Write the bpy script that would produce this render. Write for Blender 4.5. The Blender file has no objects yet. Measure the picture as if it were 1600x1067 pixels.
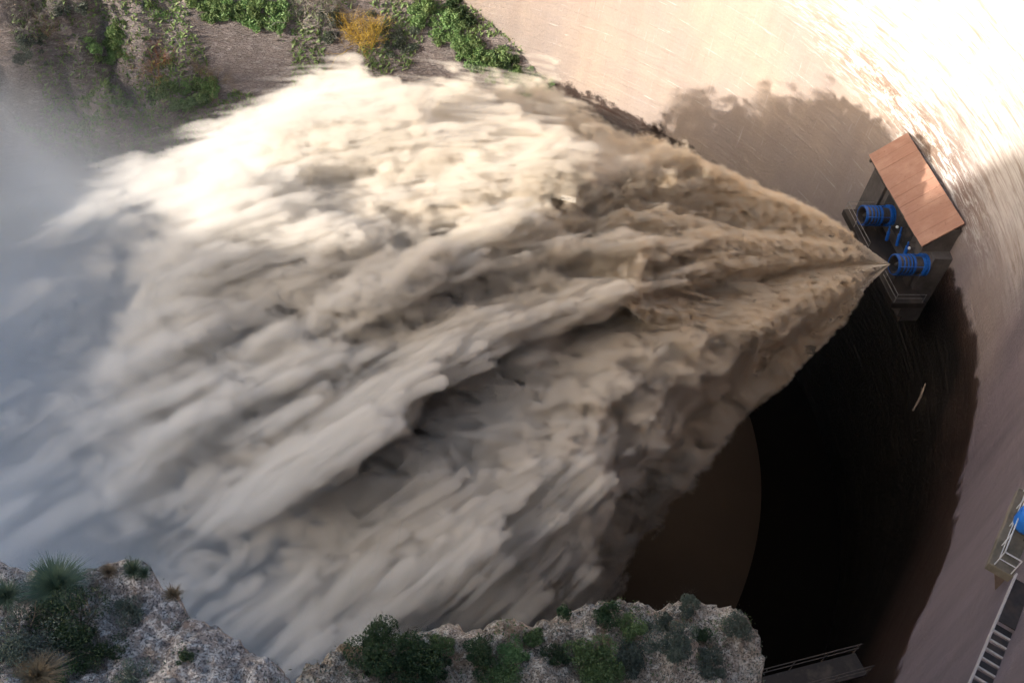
import bpy, bmesh, math, random
import numpy as np
from mathutils import Vector, Matrix, noise as mn

random.seed(7)
R = math.radians
SC = bpy.context.scene
COL = SC.collection
ZO = 100.0                      # height of the viewpoint above the datum

# ------------------------------------------------------------------ camera
FPX = 1700.0
PITCH, ROLL = R(46), R(-12)
Fv = np.array([0, math.cos(PITCH), -math.sin(PITCH)])
R0 = np.array([1.0, 0, 0]); U0 = np.cross(R0, Fv)
Rv = math.cos(ROLL) * R0 - math.sin(ROLL) * U0
Uv = math.sin(ROLL) * R0 + math.cos(ROLL) * U0
cd = bpy.data.cameras.new('camera')
cam = bpy.data.objects.new('camera', cd); COL.objects.link(cam)
cam.matrix_world = Matrix([[Rv[0], Uv[0], -Fv[0], 0], [Rv[1], Uv[1], -Fv[1], 0],
                           [Rv[2], Uv[2], -Fv[2], ZO], [0, 0, 0, 1]])
cd.sensor_width = 36; cd.lens = FPX / 1600 * 36
cd.clip_start = 0.5; cd.clip_end = 3000
SC.camera = cam

# ------------------------------------------------------------------ sky and sun
SUN_AZ, SUN_EL = 220.0, 15.0
w = bpy.data.worlds.new('World'); SC.world = w; w.use_nodes = True
wn = w.node_tree.nodes; wl = w.node_tree.links
sky = wn.new('ShaderNodeTexSky'); sky.sky_type = 'NISHITA'; sky.sun_disc = False; sky.dust_density = 3; sky.air_density = .9
sky.sun_elevation = R(SUN_EL); sky.sun_rotation = R(90 - SUN_AZ)
wl.new(sky.outputs[0], wn['Background'].inputs[0]); wn['Background'].inputs[1].default_value = 0.15
sl = bpy.data.lights.new('sun', 'SUN'); sl.energy = 3.2; sl.angle = R(0.53); sl.color = (1, 0.93, 0.83)
so = bpy.data.objects.new('sun', sl); COL.objects.link(so)
sd = Vector((math.cos(R(SUN_AZ)) * math.cos(R(SUN_EL)), math.sin(R(SUN_AZ)) * math.cos(R(SUN_EL)), math.sin(R(SUN_EL))))
so.rotation_euler = sd.to_track_quat('Z', 'Y').to_euler(); so.location = sd * 300
SC.view_settings.view_transform = 'Standard'; SC.view_settings.look = 'None'
SC.view_settings.gamma = 1; SC.view_settings.use_curve_mapping = False
SC.view_settings.exposure = 1.22
SC.cycles.max_bounces = 6; SC.cycles.diffuse_bounces = 3; SC.cycles.glossy_bounces = 2
SC.cycles.transmission_bounces = 3; SC.cycles.volume_bounces = 4; SC.cycles.transparent_max_bounces = 12
SC.cycles.use_adaptive_sampling = True; SC.cycles.adaptive_threshold = 0.045
SC.cycles.volume_step_rate = 1.5; SC.cycles.volume_max_steps = 256
SC.cycles.sample_clamp_indirect = 6

# ------------------------------------------------------------------ helpers
def ray(px, py):
    return Fv + Rv * (px - 800) / FPX + Uv * (533.5 - py) / FPX
def onz(px, py, z):
    d = ray(px, py); p = d * ((z - ZO) / d[2]); p[2] += ZO
    return p
def depth(px, py, t):
    p = ray(px, py) * t; p[2] += ZO
    return p
def tag(o, label=None, cat=None, group=None, kind=None):
    if label: o['label'] = label
    if cat: o['category'] = cat
    if group: o['group'] = group
    if kind: o['kind'] = kind
    return o
def empty(name, loc, rz=0, parent=None):
    o = bpy.data.objects.new(name, None); COL.objects.link(o)
    o.location = loc; o.rotation_euler = (0, 0, rz); o.parent = parent
    return o
def link(name, me, m=None, parent=None, smooth=False):
    o = bpy.data.objects.new(name, me); COL.objects.link(o); o.parent = parent
    if m is not None and not me.materials: me.materials.append(m)
    if smooth: me.shade_smooth()
    return o
def grid_mesh(name, P, attrs=None, closed_v=False):
    """P: (nu, nv, 3) -> quad grid mesh"""
    nu, nv = P.shape[:2]
    idx = np.arange(nu * nv).reshape(nu, nv)
    if closed_v:
        nx = np.roll(idx, -1, axis=1)
        q = np.stack([idx[:-1], nx[:-1], nx[1:], idx[1:]], -1).reshape(-1, 4)
    else:
        q = np.stack([idx[:-1, :-1], idx[:-1, 1:], idx[1:, 1:], idx[1:, :-1]], -1).reshape(-1, 4)
    me = bpy.data.meshes.new(name)
    me.vertices.add(nu * nv); me.vertices.foreach_set('co', P.reshape(-1).astype(np.float32))
    me.loops.add(q.size); me.loops.foreach_set('vertex_index', q.reshape(-1).astype(np.int32))
    me.polygons.add(len(q)); me.polygons.foreach_set('loop_start', np.arange(0, q.size, 4, dtype=np.int32))
    me.update(calc_edges=True)
    for k, a in (attrs or {}).items():
        at = me.attributes.new(k, 'FLOAT', 'POINT'); at.data.foreach_set('value', a.reshape(-1).astype(np.float32))
    return me
def py_mesh(name, V, F):
    me = bpy.data.meshes.new(name); me.from_pydata([tuple(v) for v in V], [], F); me.update()
    return me

# numpy value noise on two coordinates
def _hash(ix, iy, seed):
    h = (ix.astype(np.int64) * 374761393 + iy.astype(np.int64) * 668265263 + seed * 1442695041) & 0x7fffffff
    h = ((h ^ (h >> 13)) * 1274126177) & 0x7fffffff
    h = ((h ^ (h >> 16)) * 668265263) & 0x7fffffff
    return ((h ^ (h >> 15)) & 0xffffff) / float(0xffffff)
def vnoise(x, y, seed):
    ix = np.floor(x); iy = np.floor(y); fx = x - ix; fy = y - iy
    fx = fx * fx * fx * (fx * (fx * 6 - 15) + 10); fy = fy * fy * fy * (fy * (fy * 6 - 15) + 10)
    a = _hash(ix, iy, seed); b = _hash(ix + 1, iy, seed); c = _hash(ix, iy + 1, seed); d = _hash(ix + 1, iy + 1, seed)
    return (a + (b - a) * fx) * (1 - fy) + (c + (d - c) * fx) * fy
def fbm(x, y, seed, octv=4, gain=.5):
    s = 0; a = 1; t = 0
    for k in range(octv):
        s = s + a * vnoise(x * 2 ** k + 17.3 * k, y * 2 ** k + 5.1 * k, seed + k); t += a; a *= gain
    return s / t
def sstep(a, b, x):
    t = np.clip((x - a) / (b - a), 0, 1); return t * t * (3 - 2 * t)

# node material helper
class Mat:
    def __init__(s, name):
        s.m = bpy.data.materials.new(name); s.m.use_nodes = True
        s.n = s.m.node_tree.nodes; s.l = s.m.node_tree.links
        s.b = s.n['Principled BSDF']; s.out = s.n['Material Output']
    def node(s, t, ins=None, **kw):
        x = s.n.new(t)
        for k, v in kw.items(): setattr(x, k, v)
        for k, v in (ins or {}).items():
            if isinstance(v, bpy.types.NodeSocket): s.l.new(v, x.inputs[k])
            else: x.inputs[k].default_value = v
        return x
    def coord(s, scale=(1, 1, 1), rot=(0, 0, 0), kind='Object'):
        tc = s.node('ShaderNodeTexCoord')
        mp = s.node('ShaderNodeMapping', {0: tc.outputs[kind], 'Scale': scale, 'Rotation': rot})
        return mp.outputs[0]
    def noise(s, vec, scale, detail=5, rough=.55, dist=0.0):
        return s.node('ShaderNodeTexNoise', {'Vector': vec, 'Scale': scale, 'Detail': detail, 'Roughness': rough, 'Distortion': dist}).outputs[0]
    def ramp(s, fac, stops):
        r = s.node('ShaderNodeValToRGB', {0: fac}); e = r.color_ramp.elements
        while len(e) < len(stops): e.new(0.5)
        for el, (p, c) in zip(e, stops):
            el.position = p; el.color = (*c, 1) if len(c) == 3 else c
        return r.outputs[0]
    def mr(s, fac, a, b, c=0.0, d=1.0):
        return s.node('ShaderNodeMapRange', {0: fac, 1: a, 2: b, 3: c, 4: d}).outputs[0]
    def mix(s, fac, a, b, mode='MIX'):
        x = s.n.new('ShaderNodeMix'); x.data_type = 'RGBA'; x.blend_type = mode
        for k, v in ((0, fac), (6, a), (7, b)):
            if isinstance(v, bpy.types.NodeSocket): s.l.new(v, x.inputs[k])
            else: x.inputs[k].default_value = (*v, 1) if isinstance(v, tuple) and len(v) == 3 else v
        return x.outputs[2]
    def math(s, op, a, b=0.0, clamp=False):
        x = s.node('ShaderNodeMath', {0: a, 1: b}, operation=op); x.use_clamp = clamp
        return x.outputs[0]
    def attr(s, name):
        return s.node('ShaderNodeAttribute', attribute_name=name).outputs['Fac']
    def bump(s, h, strength, dist=.05, normal=None):
        i = {'Height': h, 'Strength': strength, 'Distance': dist}
        if normal: i['Normal'] = normal
        return s.node('ShaderNodeBump', i).outputs[0]
    def set(s, **kw):
        for k, v in kw.items():
            k = {'color': 'Base Color', 'rough': 'Roughness', 'normal': 'Normal', 'metal': 'Metallic', 'alpha': 'Alpha'}.get(k, k)
            if isinstance(v, bpy.types.NodeSocket): s.l.new(v, s.b.inputs[k])
            else: s.b.inputs[k].default_value = (*v, 1) if isinstance(v, tuple) and len(v) == 3 else v
        return s.m

# ------------------------------------------------------------------ the arch dam (plan curve)
DX, DY, DR = -15.43, 75.5, 55.4
A0, A1 = 112.0, -25.0
ARC = DR * R(A0 - A1)
ex, ey = DX + DR * math.cos(R(A1)), DY + DR * math.sin(R(A1))
tx, ty = math.sin(R(A1)), -math.cos(R(A1))
def dam_xy(a, off=0.0):
    a = np.asarray(a, float)
    th = R(A0) - np.minimum(a, ARC) / DR
    x = DX + (DR + off) * np.cos(th); y = DY + (DR + off) * np.sin(th)
    e = np.maximum(a - ARC, 0)
    return x + e * tx, y + e * ty
def dam_hit(px, py):
    d = ray(px, py)
    a = d[0] ** 2 + d[1] ** 2; b = -2 * (d[0] * DX + d[1] * DY); cc = DX * DX + DY * DY - DR * DR
    D = b * b - 4 * a * cc
    if D >= 0:
        t = (-b + math.sqrt(D)) / 2 / a
        th = math.degrees(math.atan2(d[1] * t - DY, d[0] * t - DX))
        if th >= A1: return DR * R(A0 - th), d[2] * t + ZO
    m = np.array([[d[0], -tx], [d[1], -ty]])
    t, e = np.linalg.solve(m, np.array([ex, ey]))
    return ARC + e, d[2] * t + ZO

# ------------------------------------------------------------------ materials of the setting
def concrete_mat():
    M = Mat('dam_concrete')
    ac = M.attr('arc'); hz = M.attr('hgt')
    v = M.node('ShaderNodeCombineXYZ', {0: ac, 1: hz}).outputs[0]
    vv = M.node('ShaderNodeMapping', {0: v, 'Scale': (1, .12, 1)}).outputs[0]      # vertical run-off streaks
    vh = M.node('ShaderNodeMapping', {0: v, 'Scale': (.1, 1.6, 1)}).outputs[0]     # horizontal lift marks
    n1 = M.noise(v, .07, 5, .6); n2 = M.noise(vv, .45, 5, .55); n3 = M.noise(vh, 1.4, 7, .7, .6); n4 = M.noise(v, 3.0, 6, .7)
    warm = M.mix(M.mr(n1, .38, .62), (.41, .325, .265), (.34, .28, .25))
    c = M.mix(M.mr(n2, .45, .75, 0, .55), warm, (.30, .235, .20))
    c = M.mix(M.mr(n3, .60, .72), c, (.62, .57, .53))                     # lime bloom in thin bands
    c = M.mix(M.mr(n4, .3, .8, 0, .35), c, (.2, .16, .15))
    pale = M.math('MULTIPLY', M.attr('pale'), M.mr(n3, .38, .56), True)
    c = M.mix(pale, c, (.74, .70, .66))  # blown-out sun on the upper right face, painted in as whiter concrete
    vp_ = M.node('ShaderNodeMapping', {0: v, 'Scale': (.22, 1.3, 1)}).outputs[0]
    peel = M.noise(vp_, 1.5, 9, .78, 1.2)
    c = M.mix(M.math('MULTIPLY', M.attr('peel'), M.mr(peel, .50, .545)), c, (.24, .165, .125))       # skin flaked off in bands
    c = M.mix(M.math('MULTIPLY', M.attr('peel'), M.mr(peel, .47, .44)), c, (.80, .78, .74))
    sc_ = M.noise(M.node('ShaderNodeMapping', {0: v, 'Scale': (2.2, .16, 1), 'Rotation': (0, 0, R(24))}).outputs[0], 1.1, 8, .75, .3)
    c = M.mix(M.mr(sc_, .60, .70, 0, .5), c, (.56, .50, .50))
    c = M.mix(M.mr(sc_, .38, .30, 0, .5), c, (.13, .10, .10))
    c = M.mix(M.mr(M.math('ADD', ac, M.mr(n1, .3, .7, -8, 8)), 88, 122), c, M.mix(M.mr(n2, .4, .7), (.17, .135, .15), (.12, .095, .108)))   # sky-lit shade by the abutment, painted in as lilac grey
    # wet zone; its deep part is blackened to stand for gorge shade
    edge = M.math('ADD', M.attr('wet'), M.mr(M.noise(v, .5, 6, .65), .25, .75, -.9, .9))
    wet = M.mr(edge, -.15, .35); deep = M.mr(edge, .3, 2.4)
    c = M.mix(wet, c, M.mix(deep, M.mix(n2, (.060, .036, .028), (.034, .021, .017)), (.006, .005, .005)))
    joint = M.math('LESS_THAN', M.math('FRACT', M.math('MULTIPLY', hz, 1 / 2.4)), .03)
    jn = M.math('MULTIPLY', joint, M.mr(n4, .4, .6))
    c = M.mix(M.math('MULTIPLY', jn, .16), c, (.16, .13, .11))
    rough = M.mr(wet, 0, 1, .62, .28)
    hh = M.math('ADD', M.math('MULTIPLY', n3, .6), M.math('MULTIPLY', n4, .5))
    hh = M.math('SUBTRACT', hh, M.math('MULTIPLY', jn, .12))
    M.set(color=c, rough=rough, normal=M.bump(hh, .8, .25))
    M.b.inputs['Specular IOR Level'].default_value = .5
    return M.m
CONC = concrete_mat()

def build_dam():
    na, nz = 420, 220
    a = np.linspace(0, ARC + 52, na); z = np.linspace(-2, 103, nz)
    # relief: shallow lifts
    AA, ZZ = np.meshgrid(a, z, indexing='ij')
    off = .14 * (fbm(AA * .12, ZZ * .9, 3, 4) - .5)
    off = -off - .0
    x, y = dam_xy(AA, 0.0)
    nxn, nyn = dam_xy(AA, 1.0); nx = nxn - x; ny = nyn - y
    s = (AA > ARC)
    nx = np.where(s, -ty, nx); ny = np.where(s, tx, ny)
    X = x - nx * off; Y = y - ny * off
    P = np.stack([X, Y, ZZ], -1)
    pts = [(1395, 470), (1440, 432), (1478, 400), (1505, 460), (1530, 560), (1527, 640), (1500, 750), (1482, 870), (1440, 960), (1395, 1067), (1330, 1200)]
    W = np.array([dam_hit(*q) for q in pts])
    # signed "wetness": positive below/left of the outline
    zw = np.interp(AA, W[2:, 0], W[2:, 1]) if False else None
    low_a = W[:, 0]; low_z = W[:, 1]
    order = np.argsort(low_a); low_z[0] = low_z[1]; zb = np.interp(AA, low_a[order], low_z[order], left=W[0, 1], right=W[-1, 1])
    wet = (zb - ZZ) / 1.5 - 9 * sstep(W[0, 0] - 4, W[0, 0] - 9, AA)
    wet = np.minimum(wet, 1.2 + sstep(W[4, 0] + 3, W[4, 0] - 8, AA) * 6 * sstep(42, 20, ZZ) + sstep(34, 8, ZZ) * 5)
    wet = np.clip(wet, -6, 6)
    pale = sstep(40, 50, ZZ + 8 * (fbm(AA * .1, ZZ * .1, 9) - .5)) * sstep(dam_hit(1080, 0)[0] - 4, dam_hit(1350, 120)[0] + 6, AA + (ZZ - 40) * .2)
    pa = dam_hit(1490, 300)[0]
    peel = .9 * np.exp(-((ZZ - 41.5) / 2.2) ** 2) * sstep(pa - 34, pa - 14, AA) * sstep(pa + 16, pa + 2, AA) + .35 * sstep(pa - 60, pa - 25, AA) * sstep(40, 44, ZZ) * sstep(60, 50, ZZ) * sstep(pa + 10, pa - 5, AA)
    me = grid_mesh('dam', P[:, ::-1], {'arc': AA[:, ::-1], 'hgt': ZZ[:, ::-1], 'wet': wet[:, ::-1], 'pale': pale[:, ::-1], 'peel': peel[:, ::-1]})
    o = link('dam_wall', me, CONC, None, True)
    sol = o.modifiers.new('thick', 'SOLIDIFY'); sol.thickness = 4; sol.offset = -1
    return tag(o, 'curved concrete arch dam wall, sunlit and pale above, wet and dark below the valve house', 'dam')
dam = build_dam()
print('wet', [tuple(np.round(dam_hit(*q), 1)) for q in ((1395, 470), (1440, 432), (1530, 560), (1500, 750), (1482, 870), (1395, 1067))])

# ------------------------------------------------------------------ far bank of the gorge (terrain)
Ndir = np.array([-.957, -.290, 0]); Hdir = np.array([-.290, .957, 0])
def rock_mat(name, cols, scale=.5, rough=.9, bump=1.0):
    M = Mat(name)
    co = M.coord()
    st = M.node('ShaderNodeMapping', {0: co, 'Scale': (1, 1, 3.0), 'Rotation': (R(25), R(-15), R(20))}).outputs[0]
    n1 = M.noise(co, scale * .35, 5, .6); n2 = M.noise(st, scale * 2, 8, .7, .5); n3 = M.noise(co, scale * 9, 6, .7)
    vo = M.node('ShaderNodeTexVoronoi', {'Vector': st, 'Scale': scale * 3.5}, feature='DISTANCE_TO_EDGE').outputs[0]
    c = M.mix(M.mr(n1, .4, .6), cols[0], cols[1])
    c = M.mix(M.mr(n2, .5, .72), c, cols[2])
    c = M.mix(M.mr(n3, .55, .75, 0, .7), c, cols[3])
    cr = M.mr(vo, 0, .05)
    c = M.mix(M.math('MULTIPLY', M.math('SUBTRACT', 1.0, cr), .6), c, tuple(x * .25 for x in cols[0]))
    h = M.math('ADD', M.math('MULTIPLY', n2, .8), M.math('MULTIPLY', n3, .35))
    h = M.math('ADD', h, M.math('MULTIPLY', cr, .25))
    M.set(color=c, rough=rough, normal=M.bump(h, bump, .35 / scale * .5))
    return M
def far_bank():
    na, nb = 330, 190
    a = np.linspace(-46, 120, na); b = np.linspace(112, 172, nb)
    Aa, Bb = np.meshgrid(a, b, indexing='ij')
    Z = np.zeros_like(Aa); Aj = Aa.copy(); Bj = Bb.copy()
    for i in range(na):
        for j in range(nb):
            p = Vector((Aa[i, j] * .045, Bb[i, j] * .05, 3.3))
            ridge = mn.fractal(p, .9, 2.1, 5)
            cl = min(1, max(0, (Aa[i, j] - 8) / 14))         # rocky cliffs downstream, smoother by the dam
            q = Vector((Aa[i, j] * .16, Bb[i, j] * .22, 1.7))
            f2 = mn.turbulence(q, 5, True)
            step = math.sin(Bb[i, j] * .9 + 3 * mn.noise(Vector((Aa[i, j] * .08, Bb[i, j] * .05, 9))))
            Z[i, j] = ZO - 74 + 1.8 * (Bb[i, j] - 130) + cl * (5.5 * ridge + 6.5 * (f2 - .6) + 1.8 * step) + (1 - cl) * .9 * ridge
            Bj[i, j] += cl * 2.6 * mn.noise(Vector((Aa[i, j] * .25, Bb[i, j] * .3, 5.5)))
    P = np.stack([Aj * Ndir[0] + Bj * Hdir[0], Aj * Ndir[1] + Bj * Hdir[1], np.maximum(Z, -3)], -1)
    M = rock_mat('bank_rock', [(.22, .18, .165), (.30, .25, .23), (.46, .41, .39), (.05, .045, .04)], .5)
    # thin earth and moss where it is not bare rock
    me = grid_mesh('far_bank', P)
    o = link('gorge_hillside', me, M.m, None, True)
    return tag(o, kind='structure'), P
bank, BANKP = far_bank()

# pool and gorge floor
def floor_parts():
    M = Mat('muddy_water'); co = M.coord()
    n = M.noise(co, .25, 6, .6, .4)
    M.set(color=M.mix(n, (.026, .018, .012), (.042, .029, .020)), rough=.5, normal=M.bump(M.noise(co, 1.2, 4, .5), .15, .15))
    M.b.inputs['Specular IOR Level'].default_value = .12
    me = py_mesh('pool', [(-400, -150, 3), (60, -150, 3), (60, 200, 3), (-400, 200, 3)], [(0, 1, 2, 3)])
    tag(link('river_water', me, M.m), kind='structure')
    A = Mat('gorge_shade_apron'); co_a = A.coord()
    A.set(color=A.mix(A.noise(co_a, .8), (.003, .003, .003), (.006, .005, .004)), rough=.9); A.b.inputs['Specular IOR Level'].default_value = .03  # near-black colour stands in for the deep shade over the apron
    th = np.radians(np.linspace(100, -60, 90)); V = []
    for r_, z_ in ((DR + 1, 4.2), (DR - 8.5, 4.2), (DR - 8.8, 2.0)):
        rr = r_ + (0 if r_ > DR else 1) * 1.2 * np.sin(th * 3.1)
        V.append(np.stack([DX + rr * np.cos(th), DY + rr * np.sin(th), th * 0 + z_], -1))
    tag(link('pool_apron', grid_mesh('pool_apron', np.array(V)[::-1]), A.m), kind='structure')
    G = Mat('gorge_floor_rock'); co = G.coord()
    G.set(color=G.mix(G.noise(co, .3), (.03, .024, .02), (.05, .04, .035)), rough=.7)
    me = py_mesh('ground', [(-1500, -1500, -2.5), (1500, -1500, -2.5), (1500, 1500, -2.5), (-1500, 1500, -2.5)], [(0, 1, 2, 3)])
    tag(link('ground', me, G.m), kind='structure')
floor_parts()

# mountain on the near side, downstream: its ridge throws the shade that covers the gorge
def mountain():
    Lh = np.array([math.cos(R(40)), math.sin(R(40))]); Uh = np.array([Lh[1], -Lh[0]])
    u = np.linspace(-175, 220, 200)
    us = [-175, -150, -120, -100, -78, -70, -62, -56, -49.5, -44, -39.5, -30, 0, 100, 220]
    vs = [-100, -96, -88, -82, -65, -55, -51, -48, -42, -35.5, -28, -19, -6, 20, 24]
    prof = np.interp(u, us, vs) + 150 * math.tan(R(SUN_EL)) + ZO
    prof += 3.0 * (fbm(u * .12, u * 0, 5, 4) - .5)
    dd = np.linspace(-150, 190, 90)     # distance either side of the crest line
    rows = []
    for dk in dd:
        h = prof * 1.0
        hh = h - np.abs(dk) * (.9 if dk < 0 else 1.15)
        base = -150 + (-dk)
        p = base * Lh[None, :] + u[:, None] * Uh[None, :]
        p = p + (fbm(u * .05 + dk, u * 0 + dk * .07, 8, 3)[:, None] - .5) * (6 if abs(dk) > 3 else 0)
        hz = hh + (0 if abs(dk) < 1.5 else 1) * 6 * (fbm(u * .06, u * 0 + dk * .06, 21, 4) - .75)
        rows.append(np.stack([p[:, 0], p[:, 1], np.maximum(hz, -3)], -1))
    P = np.array(rows)
    M = rock_mat('mountain_rock', [(.17, .14, .11), (.2, .17, .13), (.28, .24, .2), (.06, .07, .04)], .2)
    return tag(link('hillside', grid_mesh('mountain', P), M.m, None, True), kind='structure')
mountain()

# ------------------------------------------------------------------ small mesh builder
class MB:
    def __init__(s): s.V = []; s.F = []
    def add(s, V, F):
        k = len(s.V); s.V += [tuple(v) for v in V]; s.F += [tuple(i + k for i in f) for f in F]; return s
    def box(s, o, ax, ay, az, x0, x1, y0, y1, z0, z1, bev=.0):
        o = np.array(o); V = []
        for z in (z0, z1):
            for x, y in ((x0, y0), (x1, y0), (x1, y1), (x0, y1)):
                V.append(o + np.array(ax) * x + np.array(ay) * y + np.array(az) * z)
        return s.add(V, [(3, 2, 1, 0), (4, 5, 6, 7), (0, 1, 5, 4), (1, 2, 6, 5), (2, 3, 7, 6), (3, 0, 4, 7)])
    def tube(s, p0, p1, r0, r1=None, n=12, caps=True):
        r1 = r0 if r1 is None else r1
        p0 = np.array(p0, float); p1 = np.array(p1, float); d = p1 - p0; d /= np.linalg.norm(d)
        a = np.cross(d, (0, 0, 1) if abs(d[2]) < .9 else (1, 0, 0)); a /= np.linalg.norm(a); b = np.cross(d, a)
        V = []
        for p, r in ((p0, r0), (p1, r1)):
            for k in range(n):
                t = 2 * math.pi * k / n; V.append(p + r * (math.cos(t) * a + math.sin(t) * b))
        F = [(k, (k + 1) % n, n + (k + 1) % n, n + k) for k in range(n)]
        if caps: F += [tuple(range(n))[::-1], tuple(range(n, 2 * n))]
        return s.add(V, F)
    def lathe(s, o, d, prof, n=28):
        """prof: (distance along d, radius)"""
        d = np.array(d, float); d /= np.linalg.norm(d)
        a = np.cross(d, (0, 0, 1) if abs(d[2]) < .9 else (1, 0, 0)); a /= np.linalg.norm(a); b = np.cross(d, a)
        V = []
        for x, r in prof:
            for k in range(n):
                t = 2 * math.pi * k / n; V.append(np.array(o) + d * x + r * (math.cos(t) * a + math.sin(t) * b))
        F = []
        for i in range(len(prof) - 1):
            F += [(i * n + k, i * n + (k + 1) % n, (i + 1) * n + (k + 1) % n, (i + 1) * n + k) for k in range(n)]
        return s.add(V, F)
    def build(s, name, mat, parent=None, smooth=False, origin=None, bevel=0):
        o0 = np.array(origin if origin is not None else (parent['_o'] if parent is not None and '_o' in parent else (0, 0, 0)))
        me = py_mesh(name, [np.array(v) - o0 for v in s.V], s.F)
        o = link(name, me, mat, parent, smooth)
        if smooth:
            md = o.modifiers.new('edges', 'EDGE_SPLIT'); md.split_angle = R(40)
        if bevel:
            md = o.modifiers.new('bevel', 'BEVEL'); md.width = bevel; md.segments = 2; md.limit_method = 'ANGLE'
        if parent is None and origin is not None: o.location = tuple(o0)
        return o
def thing(name, loc, label, cat, group=None):
    o = empty(name, tuple(loc)); o['_o'] = [float(x) for x in loc]
    return tag(o, label, cat, group)
def simple(name, color, rough=.6, metal=0.0, nscale=4, var=.35, bump=.3, dirt=(.12, .09, .07), damt=.5, bd=.02):
    M = Mat(name); co = M.coord()
    n = M.noise(co, nscale, 6, .65); n2 = M.noise(co, nscale * .3, 4, .6)
    c = M.mix(M.mr(n, .35, .7), color, tuple(x * (1 - var) for x in color))
    c = M.mix(M.math('MULTIPLY', M.mr(n2, .5, .7), damt), c, dirt)
    return M.set(color=c, rough=rough, metal=metal, normal=M.bump(n, bump, bd))

# ------------------------------------------------------------------ valve house on the dam face
VB = np.array([34.31, 97.63, ZO - 60]); VC = np.array([38.36, 84.28, ZO - 60])
VT = (VC - VB) / np.linalg.norm(VC - VB); VN = np.array([VT[1], -VT[0], 0]); VZ = np.array([0, 0, 1.0])
def vp(a, w_, z): return VB + VT * a + VN * w_ + VZ * (z - (ZO - 60) + 0)
HOUSE_CONC = simple('damp_grey_concrete', (.12, .105, .098), .75, nscale=1.2, dirt=(.05, .04, .035), damt=.8, bd=.06)
def roof_mat():
    M = Mat('rust_brown_roof'); co = M.coord()
    rot = math.atan2(VT[1], VT[0])
    al = M.node('ShaderNodeMapping', {0: M.node('ShaderNodeTexCoord').outputs['Object'], 'Rotation': (0, 0, -rot)}).outputs[0]
    st = M.node('ShaderNodeMapping', {0: al, 'Scale': (3.2, .5, .5)}).outputs[0]
    n = M.noise(st, 1.6, 6, .7, .8); n2 = M.noise(co, .5, 5, .6)
    c = M.mix(M.mr(n, .3, .8), (.37, .20, .14), (.29, .15, .10))
    c = M.mix(M.mr(n2, .45, .75, 0, .6), c, (.50, .31, .22))
    c = M.mix(M.mr(M.noise(co, 2.5, 6, .7), .62, .72, 0, .7), c, (.16, .08, .05))
    return M.set(color=c, rough=.8, normal=M.bump(n, .35, .08))
ROOFM = roof_mat()
HW = 1.15           # front wall distance from the chord
house = thing('valve_house', vp(7, 1, ZO - 67), 'long concrete valve house with sloping rust brown roof fixed to the dam face', 'valve house')
m = MB().box(VB, VT, VN, VZ, .1, 14.9, -3, HW, -11.5, -3.0); m.build('lower_wall', HOUSE_CONC, house, bevel=.06)
m = MB()
for a_ in (.25, 13.75):      # gable ends
    V = []
    for da in (-.12, .12):
        V += [vp(a_ + da, -1.2, ZO - 60.35), vp(a_ + da, 0, ZO - 60.35), vp(a_ + da, 2.2, ZO - 62.55), vp(a_ + da, 2.2, ZO - 63.0), vp(a_ + da, -1.2, ZO - 63.0)]
    MB_ = MB().add(V, [(0, 1, 2, 3, 4), (9, 8, 7, 6, 5), (0, 5, 6, 1), (1, 6, 7, 2), (2, 7, 8, 3), (3, 8, 9, 4), (4, 9, 5, 0)])
    MB_.build('gable_wall', HOUSE_CONC, house)
m = MB().box(VB, VT, VN, VZ, .37, 13.63, 1.75, 1.95, -3.0, -2.1); m.build('fascia_wall', HOUSE_CONC, house)
# roof of long sheets laid down the slope: strips side by side
slope = np.array(VN * 2.45 + VZ * -2.32); sl_len = np.linalg.norm(slope); sd_ = slope / sl_len; nrm = np.cross(VT, sd_); nrm *= np.sign(nrm[2])
random.seed(4)
seams = [0, 1.35, 2.8, 4.1, 5.6, 7.0, 8.4, 9.7, 11.1, 12.5, 13.95]
for k in range(10):
    j1, j2 = random.uniform(-.02, .03), random.uniform(0, .05)
    MB().box(VB, VT, sd_, nrm, seams[k] + .01, seams[k + 1] - .01, -.9, sl_len + j2, -.10, .02 + j1 * .6).build('roof_panel', ROOFM, house, bevel=.015)
MB().box(VB, VT, VN, VZ, 11.2, 14.95, HW, HW + .55, -10.8, -4.9).build('corner_pier', HOUSE_CONC, house, bevel=.05)
MB().box(VB, VT, VN, VZ, .6, 3.6, HW, HW + .35, -10.8, -3.6).build('corner_pier', HOUSE_CONC, house, bevel=.05)
DARKPANEL = simple('dark_panel', (.03, .028, .028), .8)
MB().box(VB, VT, VN, VZ, 4.3, 10.6, HW, HW + .05, -6.0, -3.6).build('dark_wall_panel', DARKPANEL, house)  # flat dark panel laid on the front wall
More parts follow.
